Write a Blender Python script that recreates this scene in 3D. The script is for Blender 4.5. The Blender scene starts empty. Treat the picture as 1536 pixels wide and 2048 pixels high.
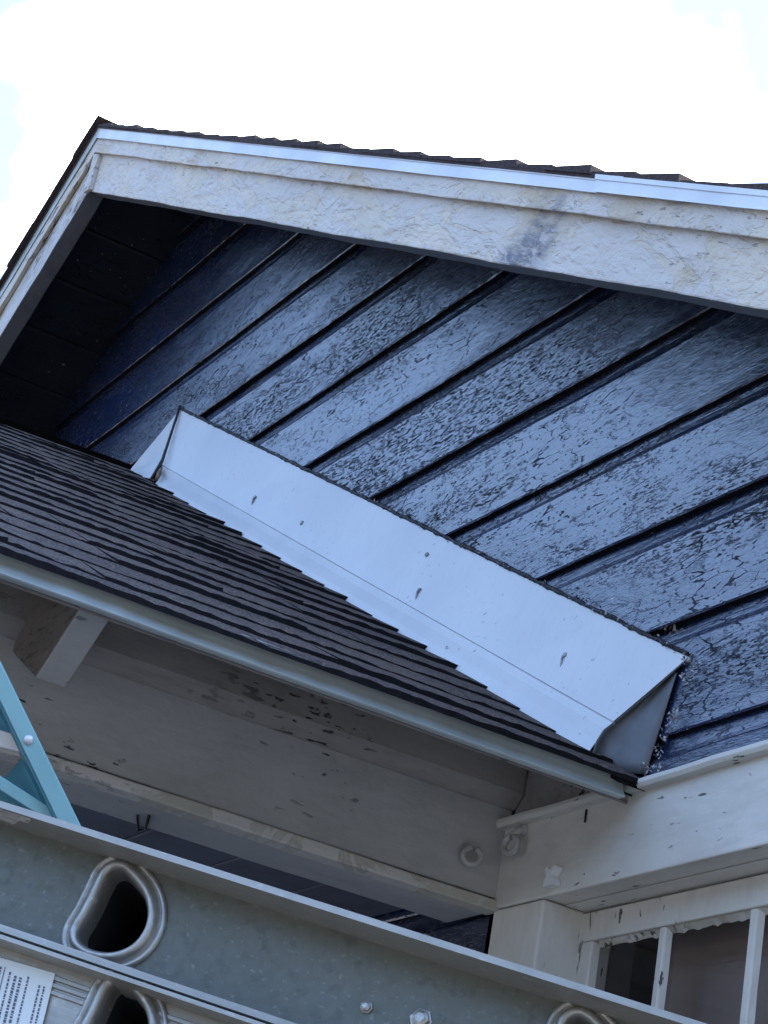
import bpy, bmesh, math, random
from mathutils import Vector, Matrix
random.seed(7)
sc = bpy.context.scene
COL = sc.collection

# ---------------------------------------------------------------- camera
D = 1.83                       # metres from the gable wall (y = 0) to the camera
CAM = Vector((0.0, -D, 1.65))
RX = Vector((0.5026, 0.8484, 0.1663)).normalized()      # image right
FW = Vector((-0.8199, 0.4068, 0.4028)).normalized()     # view direction
RX = (RX - FW * RX.dot(FW)).normalized()
DN = FW.cross(RX).normalized()                           # image down
F = 4500.0                                               # focal length in pixels of the 1536x2048 photo
cd = bpy.data.cameras.new('camera'); cam = bpy.data.objects.new('camera', cd); COL.objects.link(cam)
M = Matrix.Identity(4)
for i in range(3):
    M[i][0] = RX[i]; M[i][1] = -DN[i]; M[i][2] = -FW[i]; M[i][3] = CAM[i]
cam.matrix_world = M
cd.sensor_fit = 'VERTICAL'; cd.sensor_height = 24.0; cd.lens = 24.0 * F / 2048.0
cd.clip_start = 0.05; cd.clip_end = 2000
sc.camera = cam

# ---------------------------------------------------------------- world, sun, exposure
SUN_EL = math.radians(35); SUN_AZ = math.radians(8)    # direction to the sun, azimuth from +y towards +x
sun_dir = Vector((math.sin(SUN_AZ) * math.cos(SUN_EL), math.cos(SUN_AZ) * math.cos(SUN_EL), math.sin(SUN_EL)))
w = bpy.data.worlds.new('World'); sc.world = w; w.use_nodes = True
nt = w.node_tree; nt.nodes.clear()
out = nt.nodes.new('ShaderNodeOutputWorld'); bg = nt.nodes.new('ShaderNodeBackground')
sky = nt.nodes.new('ShaderNodeTexSky'); sky.sky_type = 'NISHITA'; sky.sun_disc = False
sky.sun_elevation = SUN_EL; sky.sun_rotation = SUN_AZ
sky.air_density = 1.0; sky.dust_density = 0.05; sky.ozone_density = 4.5
tc = nt.nodes.new('ShaderNodeTexCoord')
noi = nt.nodes.new('ShaderNodeTexNoise'); noi.inputs['Scale'].default_value = 15.0
noi.inputs['Detail'].default_value = 6.0; noi.inputs['Roughness'].default_value = 0.5
nt.links.new(tc.outputs['Generated'], noi.inputs['Vector'])
dot = nt.nodes.new('ShaderNodeVectorMath'); dot.operation = 'DOT_PRODUCT'
dot.inputs[1].default_value = (RX*((760-768)/F) + DN*((330-1024)/F) + FW).normalized()     # middle of the cloud bank behind the house
nt.links.new(tc.outputs['Generated'], dot.inputs[0])
m1 = nt.nodes.new('ShaderNodeMath'); m1.operation = 'MULTIPLY_ADD'; m1.inputs[1].default_value = 34.0; m1.inputs[2].default_value = -33.68
nt.links.new(dot.outputs['Value'], m1.inputs[0])
m2 = nt.nodes.new('ShaderNodeMath'); m2.operation = 'MULTIPLY_ADD'; m2.inputs[1].default_value = 1.0
nt.links.new(noi.outputs['Fac'], m2.inputs[0]); nt.links.new(m1.outputs[0], m2.inputs[2])
ramp = nt.nodes.new('ShaderNodeMapRange'); ramp.interpolation_type = 'SMOOTHSTEP'
ramp.inputs['From Min'].default_value = 0.36; ramp.inputs['From Max'].default_value = 0.68
ramp.inputs['To Min'].default_value = 0.04
nt.links.new(m2.outputs[0], ramp.inputs['Value'])
mix = nt.nodes.new('ShaderNodeMix'); mix.data_type = 'RGBA'
mix.inputs[7].default_value = (11.0, 11.0, 11.2, 1)
nt.links.new(ramp.outputs[0], mix.inputs[0]); nt.links.new(sky.outputs[0], mix.inputs[6])
# unseen tree line added round the horizon to cut low sky light
sxyz = nt.nodes.new('ShaderNodeSeparateXYZ'); nt.links.new(tc.outputs['Generated'], sxyz.inputs[0])
n2 = nt.nodes.new('ShaderNodeTexNoise'); n2.inputs['Scale'].default_value = 7.0; n2.inputs['Detail'].default_value = 5.0
nt.links.new(tc.outputs['Generated'], n2.inputs['Vector'])
m3 = nt.nodes.new('ShaderNodeMath'); m3.operation = 'MULTIPLY_ADD'; m3.inputs[1].default_value = -0.22
nt.links.new(n2.outputs['Fac'], m3.inputs[0]); nt.links.new(sxyz.outputs['Z'], m3.inputs[2])
r3 = nt.nodes.new('ShaderNodeMapRange'); r3.interpolation_type = 'SMOOTHSTEP'
r3.inputs['From Min'].default_value = 0.10; r3.inputs['From Max'].default_value = 0.14
nt.links.new(m3.outputs[0], r3.inputs['Value'])
mixt = nt.nodes.new('ShaderNodeMix'); mixt.data_type = 'RGBA'; mixt.inputs[6].default_value = (.34, .33, .26, 1)
nt.links.new(r3.outputs[0], mixt.inputs[0]); nt.links.new(mix.outputs[2], mixt.inputs[7])
nt.links.new(mixt.outputs[2], bg.inputs['Color']); bg.inputs['Strength'].default_value = 0.13
nt.links.new(bg.outputs[0], out.inputs[0])
sd = bpy.data.lights.new('sun', 'SUN'); sd.energy = 3.5; sd.angle = math.radians(0.5); sd.color = (1, 0.95, 0.88)
so = bpy.data.objects.new('sun', sd); COL.objects.link(so)
so.rotation_euler = sun_dir.to_track_quat('Z', 'Y').to_euler(); so.location = (0, 20, 20)
sc.view_settings.view_transform = 'Standard'; sc.view_settings.look = 'None'; sc.view_settings.gamma = 1.0
sc.view_settings.exposure = 2.4

# ---------------------------------------------------------------- geometry helpers
def ray(px, py):
    return RX * ((px - 768) / F) + DN * ((py - 1024) / F) + FW
def onplane(p, n, pt):
    r = ray(*p); n = Vector(n); return CAM + r * ((Vector(pt) - CAM).dot(n) / n.dot(r))
def WY(p, y): return onplane(p, (0, 1, 0), (0, y, 0))
def WX(p, x): return onplane(p, (1, 0, 0), (x, 0, 0))

class MB:
    def __init__(s): s.v = []; s.f = []; s.m = []; s.sm = []
    def add(s, pts, faces, mi=0, smooth=False):
        o = len(s.v); s.v += [tuple(p) for p in pts]
        for f in faces: s.f.append([o + i for i in f]); s.m.append(mi); s.sm.append(smooth)
    def box(s, a, b, mi=0):
        x0, y0, z0 = [min(a[i], b[i]) for i in range(3)]; x1, y1, z1 = [max(a[i], b[i]) for i in range(3)]
        s.add([(x0,y0,z0),(x1,y0,z0),(x1,y1,z0),(x0,y1,z0),(x0,y0,z1),(x1,y0,z1),(x1,y1,z1),(x0,y1,z1)],
              [(0,3,2,1),(4,5,6,7),(0,1,5,4),(1,2,6,5),(2,3,7,6),(3,0,4,7)], mi)
    def rings(s, rings, closed=True, caps=True, mi=0, smooth=False, mis=None):
        o = len(s.v); n = len(rings[0])
        for r in rings: s.v += [tuple(p) for p in r]
        k = n if closed else n - 1
        for i in range(len(rings) - 1):
            for j in range(k):
                a = o + i*n + j; b = o + i*n + (j+1) % n
                s.f.append([a, b, b + n, a + n]); s.m.append(mis[j] if mis else mi); s.sm.append(smooth)
        if caps and closed:
            s.f.append([o + j for j in reversed(range(n))]); s.m.append(mi); s.sm.append(False)
            q = o + (len(rings)-1)*n
            s.f.append([q + j for j in range(n)]); s.m.append(mi); s.sm.append(False)
    def prism(s, poly, vec, mi=0):
        vec = Vector(vec); s.rings([[Vector(p) for p in poly], [Vector(p) + vec for p in poly]], mi=mi)
    def tube(s, pts, r, n=8, mi=0, closed=False):
        pts = [Vector(p) for p in pts]; rings = []
        for i, p in enumerate(pts):
            a = pts[max(i-1, 0)]; b = pts[min(i+1, len(pts)-1)]
            if closed: a = pts[i-1]; b = pts[(i+1) % len(pts)]
            t = (b - a).normalized(); u = t.orthogonal().normalized()
            if rings: u = (pu - t * pu.dot(t)).normalized()
            pu = u; vv = t.cross(u)
            rr = r[i] if isinstance(r, (list, tuple)) else r
            rings.append([p + (u*math.cos(2*math.pi*k/n) + vv*math.sin(2*math.pi*k/n))*rr for k in range(n)])
        if closed: rings.append(rings[0])
        s.rings(rings, caps=not closed, mi=mi, smooth=True)
    def build(s, name, mats, parent=None, bevel=0, solid=0, fix=True):
        me = bpy.data.meshes.new(name); me.from_pydata(s.v, [], s.f)
        for m in (mats if isinstance(mats, (list, tuple)) else [mats]): me.materials.append(m)
        for p, mi, sm in zip(me.polygons, s.m, s.sm): p.material_index = mi; p.use_smooth = sm
        if fix:
            b = bmesh.new(); b.from_mesh(me); bmesh.ops.recalc_face_normals(b, faces=b.faces); b.to_mesh(me); b.free()
        o = bpy.data.objects.new(name, me); COL.objects.link(o)
        if parent: o.parent = parent
        if solid:
            q = o.modifiers.new('solid', 'SOLIDIFY'); q.thickness = solid; q.offset = 0
        if bevel:
            q = o.modifiers.new('bevel', 'BEVEL'); q.width = bevel; q.segments = 2; q.limit_method = 'ANGLE'; q.angle_limit = math.radians(40)
        return o
def empty(name, loc, label, cat, group=None):
    o = bpy.data.objects.new(name, None); COL.objects.link(o); o.location = loc
    o['label'] = label; o['category'] = cat
    if group: o['group'] = group
    bpy.context.view_layer.update()
    return o
def hn(*a):          # smooth pseudo noise, 1-D sums of sines, for sag and wobble
    x = sum(a[i] * (1.0 + 0.37*i) for i in range(len(a)))
    return (math.sin(x*1.7+0.3) + math.sin(x*3.9+1.1)*.6 + math.sin(x*9.1+2.0)*.35 + math.sin(x*23.7+.7)*.2) / 2.15

# ---------------------------------------------------------------- materials
class NM:
    def __init__(s, name):
        s.mat = bpy.data.materials.new(name); s.mat.use_nodes = True; s.t = s.mat.node_tree
        s.p = s.t.nodes['Principled BSDF']; s.tc = s.t.nodes.new('ShaderNodeTexCoord'); s.src = s.tc.outputs['Object']
    def n(s, typ, **kw):
        o = s.t.nodes.new(typ)
        for k, v in kw.items():
            if isinstance(v, tuple) and len(v) == 2 and v[0] == 'in': pass
            setattr(o, k, v)
        return o
    def l(s, a, b): s.t.links.new(a, b)
    def mapped(s, scale=(1,1,1), rot=(0,0,0), loc=(0,0,0)):
        o = s.n('ShaderNodeMapping'); o.inputs['Scale'].default_value = scale; o.inputs['Rotation'].default_value = rot
        o.inputs['Location'].default_value = loc; s.l(s.src, o.inputs['Vector']); return o.outputs[0]
    def noise(s, vec, scale, detail=4, rough=.55, dist=0):
        o = s.n('ShaderNodeTexNoise'); o.inputs['Scale'].default_value = scale; o.inputs['Detail'].default_value = detail
        o.inputs['Roughness'].default_value = rough; o.inputs['Distortion'].default_value = dist
        s.l(vec, o.inputs['Vector']); return o.outputs['Fac']
    def noisevec(s, vec, scale, amount, detail=3):
        o = s.n('ShaderNodeTexNoise'); o.inputs['Scale'].default_value = scale; o.inputs['Detail'].default_value = detail
        s.l(vec, o.inputs['Vector'])
        a = s.n('ShaderNodeVectorMath', operation='MULTIPLY_ADD'); s.l(o.outputs['Color'], a.inputs[0])
        a.inputs[1].default_value = (amount,)*3; s.l(vec, a.inputs[2]); return a.outputs[0]
    def voro(s, vec, scale, feature='DISTANCE_TO_EDGE'):
        o = s.n('ShaderNodeTexVoronoi', feature=feature); o.inputs['Scale'].default_value = scale; s.l(vec, o.inputs['Vector'])
        return o.outputs['Distance']
    def rng(s, fac, a, b, lo=0., hi=1., smooth=True):
        o = s.n('ShaderNodeMapRange')
        if smooth: o.interpolation_type = 'SMOOTHSTEP'
        for k, v in zip(('From Min','From Max','To Min','To Max'), (a, b, lo, hi)): o.inputs[k].default_value = v
        s.l(fac, o.inputs['Value']); return o.outputs[0]
    def math(s, op, a, b=None):
        o = s.n('ShaderNodeMath', operation=op)
        for i, q in enumerate((a, b)):
            if q is None: continue
            if isinstance(q, (int, float)): o.inputs[i].default_value = q
            else: s.l(q, o.inputs[i])
        return o.outputs[0]
    def mix(s, fac, a, b):
        o = s.n('ShaderNodeMix', data_type='RGBA')
        if isinstance(fac, (int, float)): o.inputs[0].default_value = fac
        else: s.l(fac, o.inputs[0])
        for i, q in ((6, a), (7, b)):
            if isinstance(q, tuple): o.inputs[i].default_value = q + (1,) if len(q) == 3 else q
            else: s.l(q, o.inputs[i])
        return o.outputs[2]
    def bump(s, h, dist, strength=1., prev=None):
        o = s.n('ShaderNodeBump'); o.inputs['Strength'].default_value = strength; o.inputs['Distance'].default_value = dist
        s.l(h, o.inputs['Height'])
        if prev: s.l(prev, o.inputs['Normal'])
        return o.outputs[0]
    def set(s, **kw):
        for k, v in kw.items():
            k = k.replace('_', ' ')
            if isinstance(v, tuple) and len(v) == 3: v = v + (1,)
            if isinstance(v, (int, float, tuple)): s.p.inputs[k].default_value = v
            else: s.l(v, s.p.inputs[k])
        return s.mat

def navy_paint(name, seed=0., pitch=None, z0=0., rough=.2, spec=1., peel=(), cols=((.008, .017, .052), (.012, .025, .074))):
    n = NM(name)
    base = n.tc.outputs['Object']
    if pitch:      # shift the pattern from board to board
        sp = n.n('ShaderNodeSeparateXYZ'); n.l(base, sp.inputs[0])
        k = n.math('FLOOR', n.math('DIVIDE', n.math('SUBTRACT', sp.outputs['Z'], z0), pitch))
        cb = n.n('ShaderNodeCombineXYZ'); n.l(n.math('MULTIPLY', k, 3.71), cb.inputs[0]); n.l(n.math('MULTIPLY', k, 1.37), cb.inputs[1])
        ad = n.n('ShaderNodeVectorMath', operation='ADD'); n.l(base, ad.inputs[0]); n.l(cb.outputs[0], ad.inputs[1]); base = ad.outputs[0]
    def mp(sc_, loc=(0,0,0)):
        o = n.n('ShaderNodeMapping'); o.inputs['Scale'].default_value = sc_; o.inputs['Location'].default_value = tuple(q+seed for q in loc)
        n.l(base, o.inputs['Vector']); return o.outputs[0]
    g = mp((1, 1, 3.4))                                   # grain runs along x
    patch = n.rng(n.noise(mp((1.3, 1, 4)), 2.2, 3), .42, .66)
    gw = n.noisevec(n.noisevec(g, 7, .10), 40, .022)
    crk = n.voro(gw, 13.)                                 # long alligator cracks
    brk = n.noise(mp((1, 1, 2), (3, 1, 2)), 11, 4, .6)
    cw = n.rng(brk, .49, .68, .0, .045)
    crkf = n.math('MULTIPLY', n.rng(n.math('DIVIDE', crk, n.math('ADD', cw, .002)), .4, 1.1, 1, 0), n.rng(brk, .47, .52))
    pit = n.rng(n.noise(mp((1, 1, 2.6), (5, 2, 1)), 52, 4, .62), .60, .655)
    pit = n.math('MULTIPLY', pit, n.rng(patch, 0, 1, .25, 1.0))
    pit2 = n.math('MULTIPLY', n.rng(n.noise(mp((1, 1, 4.5), (1, 7, 4)), 62, 5, .7), .54, .60), n.rng(n.noise(mp((.8, 1, 2.6), (9, 3, 1)), 2.7, 3, .6), .55, .66))
    hole = n.math('MAXIMUM', n.math('MULTIPLY', crkf, .9), n.math('MAXIMUM', pit, pit2))
    for (pc_, ps_) in peel:
        pm = n.n('ShaderNodeMapping'); pm.vector_type = 'TEXTURE'; pm.inputs['Location'].default_value = pc_; pm.inputs['Scale'].default_value = ps_
        n.l(n.noisevec(n.tc.outputs['Object'], 3.0, .25), pm.inputs['Vector'])
        ln = n.n('ShaderNodeVectorMath', operation='LENGTH'); n.l(pm.outputs[0], ln.inputs[0])
        pk = n.math('MULTIPLY', n.rng(ln.outputs['Value'], .45, 1.15, 1, 0), n.rng(n.noise(mp((1, 1, 5.0), (4, 7, 3)), 58, 6, .75), .535, .60))
        pit2 = n.math('MAXIMUM', pit2, pk); hole = n.math('MAXIMUM', hole, pk)
    dens = n.rng(n.noise(mp((.7, 1, 2.2), (6, 6, 2)), 2.0, 3), .36, .62, .12, 1)
    hole = n.math('MULTIPLY', hole, n.math('MAXIMUM', dens, pit2))
    fine = n.noise(mp((1, 1, 7)), 55, 4, .6)
    lump = n.noise(mp((1, 1, 2)), 7, 3)
    b = n.bump(lump, .006, .5)
    b = n.bump(fine, .0012, .6, b)
    b = n.bump(n.math('SUBTRACT', 1.0, hole), .006, 1., b)
    colr = n.mix(hole, n.mix(n.rng(lump, .35, .65), cols[0], cols[1]), (.006, .006, .010))
    flake = n.math('MULTIPLY', n.rng(n.noise(mp((1,1,2),(2,2,9)), 75, 2), .735, .76), .8)
    colr = n.mix(flake, colr, (.45, .42, .38))
    return n.set(Base_Color=colr, Roughness=n.rng(hole, 0, 1, rough, .75), Normal=b, Specular_IOR_Level=n.rng(hole, 0, 1, spec, .2), IOR=1.68)

def old_white(name, base, dark, chip=.62, stain=0., axis='x', flaky=.003, rough=.55, smear=False, warm=(.47, .34, .18), dirt=.0, tilt=0., skins=0.):
    n = NM(name)
    if tilt: n.src = n.mapped((1, 1, 1), (0, tilt, 0))
    st = {'x': (1, 3.5, 3.5), 'y': (3.5, 1, 3.5), 'z': (3.5, 3.5, 1)}[axis]
    g = n.mapped(st)
    big = n.noise(n.mapped((1.2, 1.2, 1.2)), 2.2, 4)
    med = n.noise(g, 7, 5, .6, .4)
    sml = n.noise(g, 28, 4, .6)
    swirl = n.noise(n.mapped((1, 1.6, 1.6)), 11, 3, .5, 2.2)   # curled skins of old paint
    edge = n.math('ABSOLUTE', n.math('SUBTRACT', swirl, .5))
    curl = n.math('MULTIPLY', n.rng(edge, 0, .02, 1, 0), n.rng(n.noise(g, 3.0, 2), .56, .68))
    grainl = n.math('MULTIPLY', n.rng(n.noise(n.mapped((1.2, 16, 16), loc=(2, 2, 2)), 9, 4, .6), .60, .67), n.rng(n.noise(g, 2.0, 2), .45, .62)) if axis == 'x' else None
    c = n.mix(n.rng(big, .3, .7), base, tuple(q*.84 for q in base))
    c = n.mix(n.rng(sml, .3, .75, 0, .35), c, tuple(q*.78 for q in base))
    if dirt: c = n.mix(n.math('MULTIPLY', n.rng(n.noise(n.mapped(tuple(q*1.3 for q in st)), 2.6, 6, .7), .45, .72), dirt), c, tuple(q*.35 for q in base))
    if stain: c = n.mix(n.math('MULTIPLY', n.math('MULTIPLY', n.rng(n.noise(n.mapped((1, 1.3, 1.3), loc=(4, 1, 2)), 3.4, 5, .65), .50, .72), n.rng(med, .38, .58, .35, 1)), stain), c, warm)
    chips = n.math('MULTIPLY', n.rng(n.noise(g, 26, 3, .55), chip, chip + .035), n.rng(n.noise(n.mapped((1, 1, 1), loc=(2, 5, 1)), 2.4, 3), .42, .6))
    c = n.mix(chips, c, dark)
    c = n.mix(n.math('MULTIPLY', curl, .14 if flaky > .002 else .12), c, tuple(q*.45 for q in base))
    if grainl and flaky > .002: c = n.mix(n.math('MULTIPLY', grainl, .7), c, tuple(q*.4 for q in base))
    if smear:      # the smear of dark blue wall paint across the fascia
        mpn = n.n('ShaderNodeMapping'); n.l(n.tc.outputs['Object'], mpn.inputs['Vector'])
        n.smear_map = mpn
        d = n.n('ShaderNodeVectorMath', operation='LENGTH'); n.l(n.noisevec(mpn.outputs[0], 2.2, .9), d.inputs[0])
        mk = n.math('MULTIPLY', n.rng(d.outputs['Value'], .6, 1.45, 1, 0), n.rng(n.noise(n.mapped((1, 6, 6)), 14, 5, .7), .36, .58, .3, 1))
        c = n.mix(n.math('MULTIPLY', mk, .85), c, (.04, .06, .12))
    h = n.math('ADD', n.math('MULTIPLY', swirl, .6), n.math('MULTIPLY', med, .5))
    if skins:
        sk = n.noise(n.mapped((1, 2.6, 2.6), loc=(1, 8, 3)), 4.2, 6, .62, .6)
        lay = n.rng(sk, .485, .505)
        rim = n.math('MULTIPLY', n.rng(n.math('ABSOLUTE', n.math('SUBTRACT', sk, .495)), 0, .016, 1, 0), skins)
        c = n.mix(lay, c, n.mix(.5, c, (.62, .60, .60)))
        c = n.mix(n.math('MULTIPLY', rim, n.rng(n.noise(g, 4, 2), .50, .66)), c, (.20, .17, .14))
        h = n.math('ADD', h, n.math('MULTIPLY', lay, .10))
    b = n.bump(h, flaky, .9)
    b = n.bump(sml, flaky*.35, .7, b)
    b = n.bump(n.math('SUBTRACT', 1.0, chips), .002, 1, b)
    m = n.set(Base_Color=c, Roughness=rough, Normal=b, Specular_IOR_Level=.35)
    return (m, n) if smear else m

def metal(name, col, metallic=.85, rough=.42, spots=0., scale=60, streak=None, bump=.0004):
    n = NM(name)
    v = n.mapped(streak or (1, 1, 1))
    f = n.noise(v, scale, 4, .6); g = n.noise(n.mapped((1, 1, 1)), 5, 4)
    c = n.mix(n.rng(g, .3, .7), col, tuple(q*.8 for q in col))
    if spots:
        c = n.mix(n.math('MULTIPLY', n.rng(n.noise(n.mapped((1, 1, 1), loc=(3, 3, 3)), scale*1.6, 3, .6), .58, .74), spots), c, tuple(min(1, q*1.9) for q in col))
        c = n.mix(n.math('MULTIPLY', n.rng(n.noise(n.mapped((1, 1, 1), loc=(7, 3, 3)), scale*.7, 3, .6), .52, .7), spots), c, tuple(q*.55 for q in col))
    return n.set(Base_Color=c, Metallic=metallic, Roughness=n.rng(f, .3, .7, rough-.07, rough+.1), Normal=n.bump(f, bump, .7))

def plain(name, col, rough=.6, metallic=0., var=.2, scale=30, bump=0., spec=.4):
    n = NM(name); f = n.noise(n.mapped((1, 1, 1)), scale, 4)
    kw = dict(Base_Color=n.mix(n.rng(f, .3, .7), col, tuple(q*(1-var) for q in col)), Roughness=rough, Metallic=metallic, Specular_IOR_Level=spec)
    if bump: kw['Normal'] = n.bump(f, bump, .8)
    return n.set(**kw)

def shingle(name):
    n = NM(name)
    gr = n.noise(n.mapped((1, 1, 1)), 230, 3, .7); ld = n.noise(n.mapped((3, 1.2, 3)), 4, 4)
    c = n.mix(n.rng(ld, .35, .65), (.125, .09, .072), (.06, .045, .043))
    c = n.mix(n.rng(gr, .45, .72), c, (.30, .235, .20))
    c = n.mix(n.rng(gr, .5, .28), c, (.015, .012, .012))
    return n.set(Base_Color=c, Roughness=.9, Normal=n.bump(gr, .0015, 1.), Specular_IOR_Level=.2)

PITCH = 0.1006 * D; ZB = 1.65 + 0.603 * D
_pc = lambda px, py: tuple(WY((px, py), -.024) + Vector((.125, .125, .125)))
M_navy = navy_paint('cracked navy paint on siding', 0., PITCH, ZB, peel=((_pc(900, 840), (.62, 1, .12)), (_pc(790, 930), (.42, 1, .07)), (_pc(480, 850), (.42, 1, .07)), (_pc(760, 650), (.25, 1, .16)), (_pc(1090, 800), (.2, 1, .05))))
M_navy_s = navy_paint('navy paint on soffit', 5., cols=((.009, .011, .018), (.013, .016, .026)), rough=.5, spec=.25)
M_rake, RK = old_white('peeling white rake paint', (.73, .66, .55), (.22, .19, .16), .66, .8, 'x', .014, smear=True, tilt=-math.radians(27.7), skins=.05)
M_rake2 = old_white('worn white trim paint', (.70, .65, .57), (.12, .10, .09), .58, .5, 'x', .004, dirt=.35, tilt=math.radians(27.7), skins=.5)
M_rake3 = old_white('bare weathered rake paint', (.60, .58, .54), (.12, .095, .08), .50, .8, 'x', .006, dirt=.6, tilt=math.radians(27.7), skins=.8)
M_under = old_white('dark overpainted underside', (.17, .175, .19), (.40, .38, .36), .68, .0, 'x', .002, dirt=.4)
M_porch = old_white('aged porch paint', (.46, .46, .46), (.035, .03, .03), .645, .0, 'y', .0024, .6, dirt=.28)
M_decking = old_white('stained porch soffit paint', (.34, .32, .31), (.03, .025, .025), .585, .0, 'y', .002, .65, dirt=.55)
M_stain = old_white('brown stained paint', (.25, .215, .19), (.05, .04, .035), .56, .0, 'x', .003, .65, dirt=.7)
M_cream = old_white('cream edge paint', (.52, .50, .43), (.06, .045, .04), .56, .3, 'y', .004, .6, dirt=.45, skins=.35)
M_wall_white = old_white('white house trim paint', (.68, .655, .60), (.08, .07, .06), .67, .0, 'x', .0016, .5, dirt=.25)
M_wall_white_v = old_white('white upright trim paint', (.68, .655, .60), (.08, .07, .06), .65, .0, 'z', .0016, .5, dirt=.28)
fm_ = NM('painted white flashing metal')
_g = fm_.noise(fm_.mapped((1, 1, 1)), 4, 4); _s = fm_.noise(fm_.mapped((1, 1, 1.5)), 70, 3, .6); _m = fm_.noise(fm_.mapped((1, 1, 1), loc=(4, 2, 1)), 3.2, 3)
_sp = fm_.math('MULTIPLY', fm_.rng(_s, .665, .70), fm_.rng(_m, .50, .62))
_r = fm_.math('MULTIPLY', fm_.rng(fm_.noise(fm_.mapped((9, 9, 1.2)), 14, 4, .6), .52, .72), .22)
_c = fm_.mix(fm_.rng(_g, .3, .7), (.70, .725, .745), (.62, .65, .68)); _c = fm_.mix(_r, _c, (.50, .52, .53)); _c = fm_.mix(fm_.math('MULTIPLY', _sp, .8), _c, (.22, .22, .23))
M_edge = plain('shade-black board underside', (.018, .017, .018), .9, var=.4, scale=60, spec=.1)  # near-black colour carries the shade under each siding lip
M_flash = fm_.set(Base_Color=_c, Roughness=.42, Normal=fm_.bump(_g, .012, .6))
M_drip = metal('white drip edge metal', (.74, .77, .80), .1, .35, .0, 25)
M_gutter = metal('grey drip edge metal', (.62, .70, .70), .15, .40, .0, 25)
M_end_shade = metal('shade-dark flashing end', (.17, .18, .195), .35, .6, .0, 40)  # darker than the flashing: shade of the folded end put into its colour
M_shingle = shingle('brown asphalt granules')
M_shingle2 = plain('dark asphalt edge', (.085, .066, .066), .9, var=.5, scale=150, spec=.15)
M_core = plain('black asphalt cut edge', (.012, .011, .013), .85, var=.4, scale=200, spec=.15)
M_alu = metal('weathered aluminium web', (.130, .140, .122), .08, .52, .55, 150, bump=.0004)
M_alu2 = metal('extruded aluminium', (.36, .35, .32), .4, .42, .25, 90, streak=(.2, 6, 6), bump=.0002)
M_alu_b = metal('swaged bright aluminium', (.42, .41, .385), .7, .4, .5, 90, bump=.0008)
M_teal = plain('teal fibreglass', (.29, .54, .57), .45, var=.12, scale=18)
M_dteal = plain('shaded teal fibreglass inside', (.075, .24, .28), .55, var=.25, scale=18)  # darker copy of the teal, with the shade of inner faces painted in
M_alu_w = metal('pale aluminium bar', (.78, .78, .80), .5, .4, .0, 60)
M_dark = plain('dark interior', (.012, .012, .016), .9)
M_ceil = plain('grey blue ceiling paint', (.13, .14, .19), .6, var=.3, scale=9)
M_room = plain('dim room wall', (.09, .09, .10), .9)
M_caulk = plain('dirty sealant', (.035, .035, .045), .6, var=.6, scale=90, bump=.004)
M_bits = plain('dry leaf bits', (.30, .22, .16), .8, var=.6, scale=60)
M_fluff = plain('cobweb fluff', (.55, .55, .58), .9, var=.5, scale=60)
M_rust = plain('rusted nail head', (.46, .46, .47), .5, .3, var=.7, scale=220)
M_paper = plain('label paper', (.62, .66, .66), .5, var=.05)
M_ink = plain('label ink', (.10, .11, .15), .6)
M_blind = plain('tan blind slat', (.40, .33, .29), .6, var=.15, scale=8)
M_iron = plain('painted iron', (.45, .45, .44), .5, var=.3, scale=60, bump=.001)
M_clip = plain('white plastic clip', (.85, .85, .84), .4)
M_black = plain('black staple', (.01, .01, .012), .5)
def glass():
    m = bpy.data.materials.new('window glass'); m.use_nodes = True; t = m.node_tree; t.nodes.clear()
    o = t.nodes.new('ShaderNodeOutputMaterial'); mx = t.nodes.new('ShaderNodeMixShader'); fr = t.nodes.new('ShaderNodeFresnel'); fr.inputs[0].default_value = 1.5
    a = t.nodes.new('ShaderNodeBsdfTransparent'); a.inputs[0].default_value = (.82, .82, .84, 1); g = t.nodes.new('ShaderNodeBsdfGlossy'); g.inputs['Roughness'].default_value = .03
    ml = t.nodes.new('ShaderNodeMath'); ml.operation = 'MULTIPLY'; ml.inputs[1].default_value = .8
    t.links.new(fr.outputs[0], ml.inputs[0]); t.links.new(ml.outputs[0], mx.inputs[0]); t.links.new(a.outputs[0], mx.inputs[1]); t.links.new(g.outputs[0], mx.inputs[2]); t.links.new(mx.outputs[0], o.inputs[0])
    return m
M_glass = glass()

# ---------------------------------------------------------------- ground
gm = NM('grass and dry soil'); gn = gm.noise(gm.mapped((1, 1, 1)), 3, 6, .6); g2 = gm.noise(gm.mapped((1, 1, 1)), 90, 3)
M_ground = gm.set(Base_Color=gm.mix(gm.rng(gn, .4, .62), gm.mix(gm.rng(g2, .3, .7), (.105, .10, .085), (.14, .135, .12)), (.24, .225, .205)), Roughness=.95, Normal=gm.bump(g2, .02, .8))
b = MB(); N = 24
for i in range(N+1):
    for j in range(N+1):
        b.v.append((-300 + 600*i/N, -300 + 600*j/N, 0))
for i in range(N):
    for j in range(N):
        a = i*(N+1)+j; b.f.append([a, a+N+1, a+N+2, a+1]); b.m.append(0); b.sm.append(False)
o = b.build('ground', M_ground, fix=False); o['kind'] = 'structure'

# ---------------------------------------------------------------- the house
house = empty('house', (-5.0, 2.0, 0.0), 'old white trimmed house with cracked dark blue gable siding and a small porch roof', 'house')
def part(mb, name, mats, parent=None, **k):
    o = mb.build(name, mats, **k); p = parent or house
    o.parent = p; o.matrix_parent_inverse = p.matrix_world.inverted() if p is house else Matrix.Identity(4)
    return o

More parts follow.
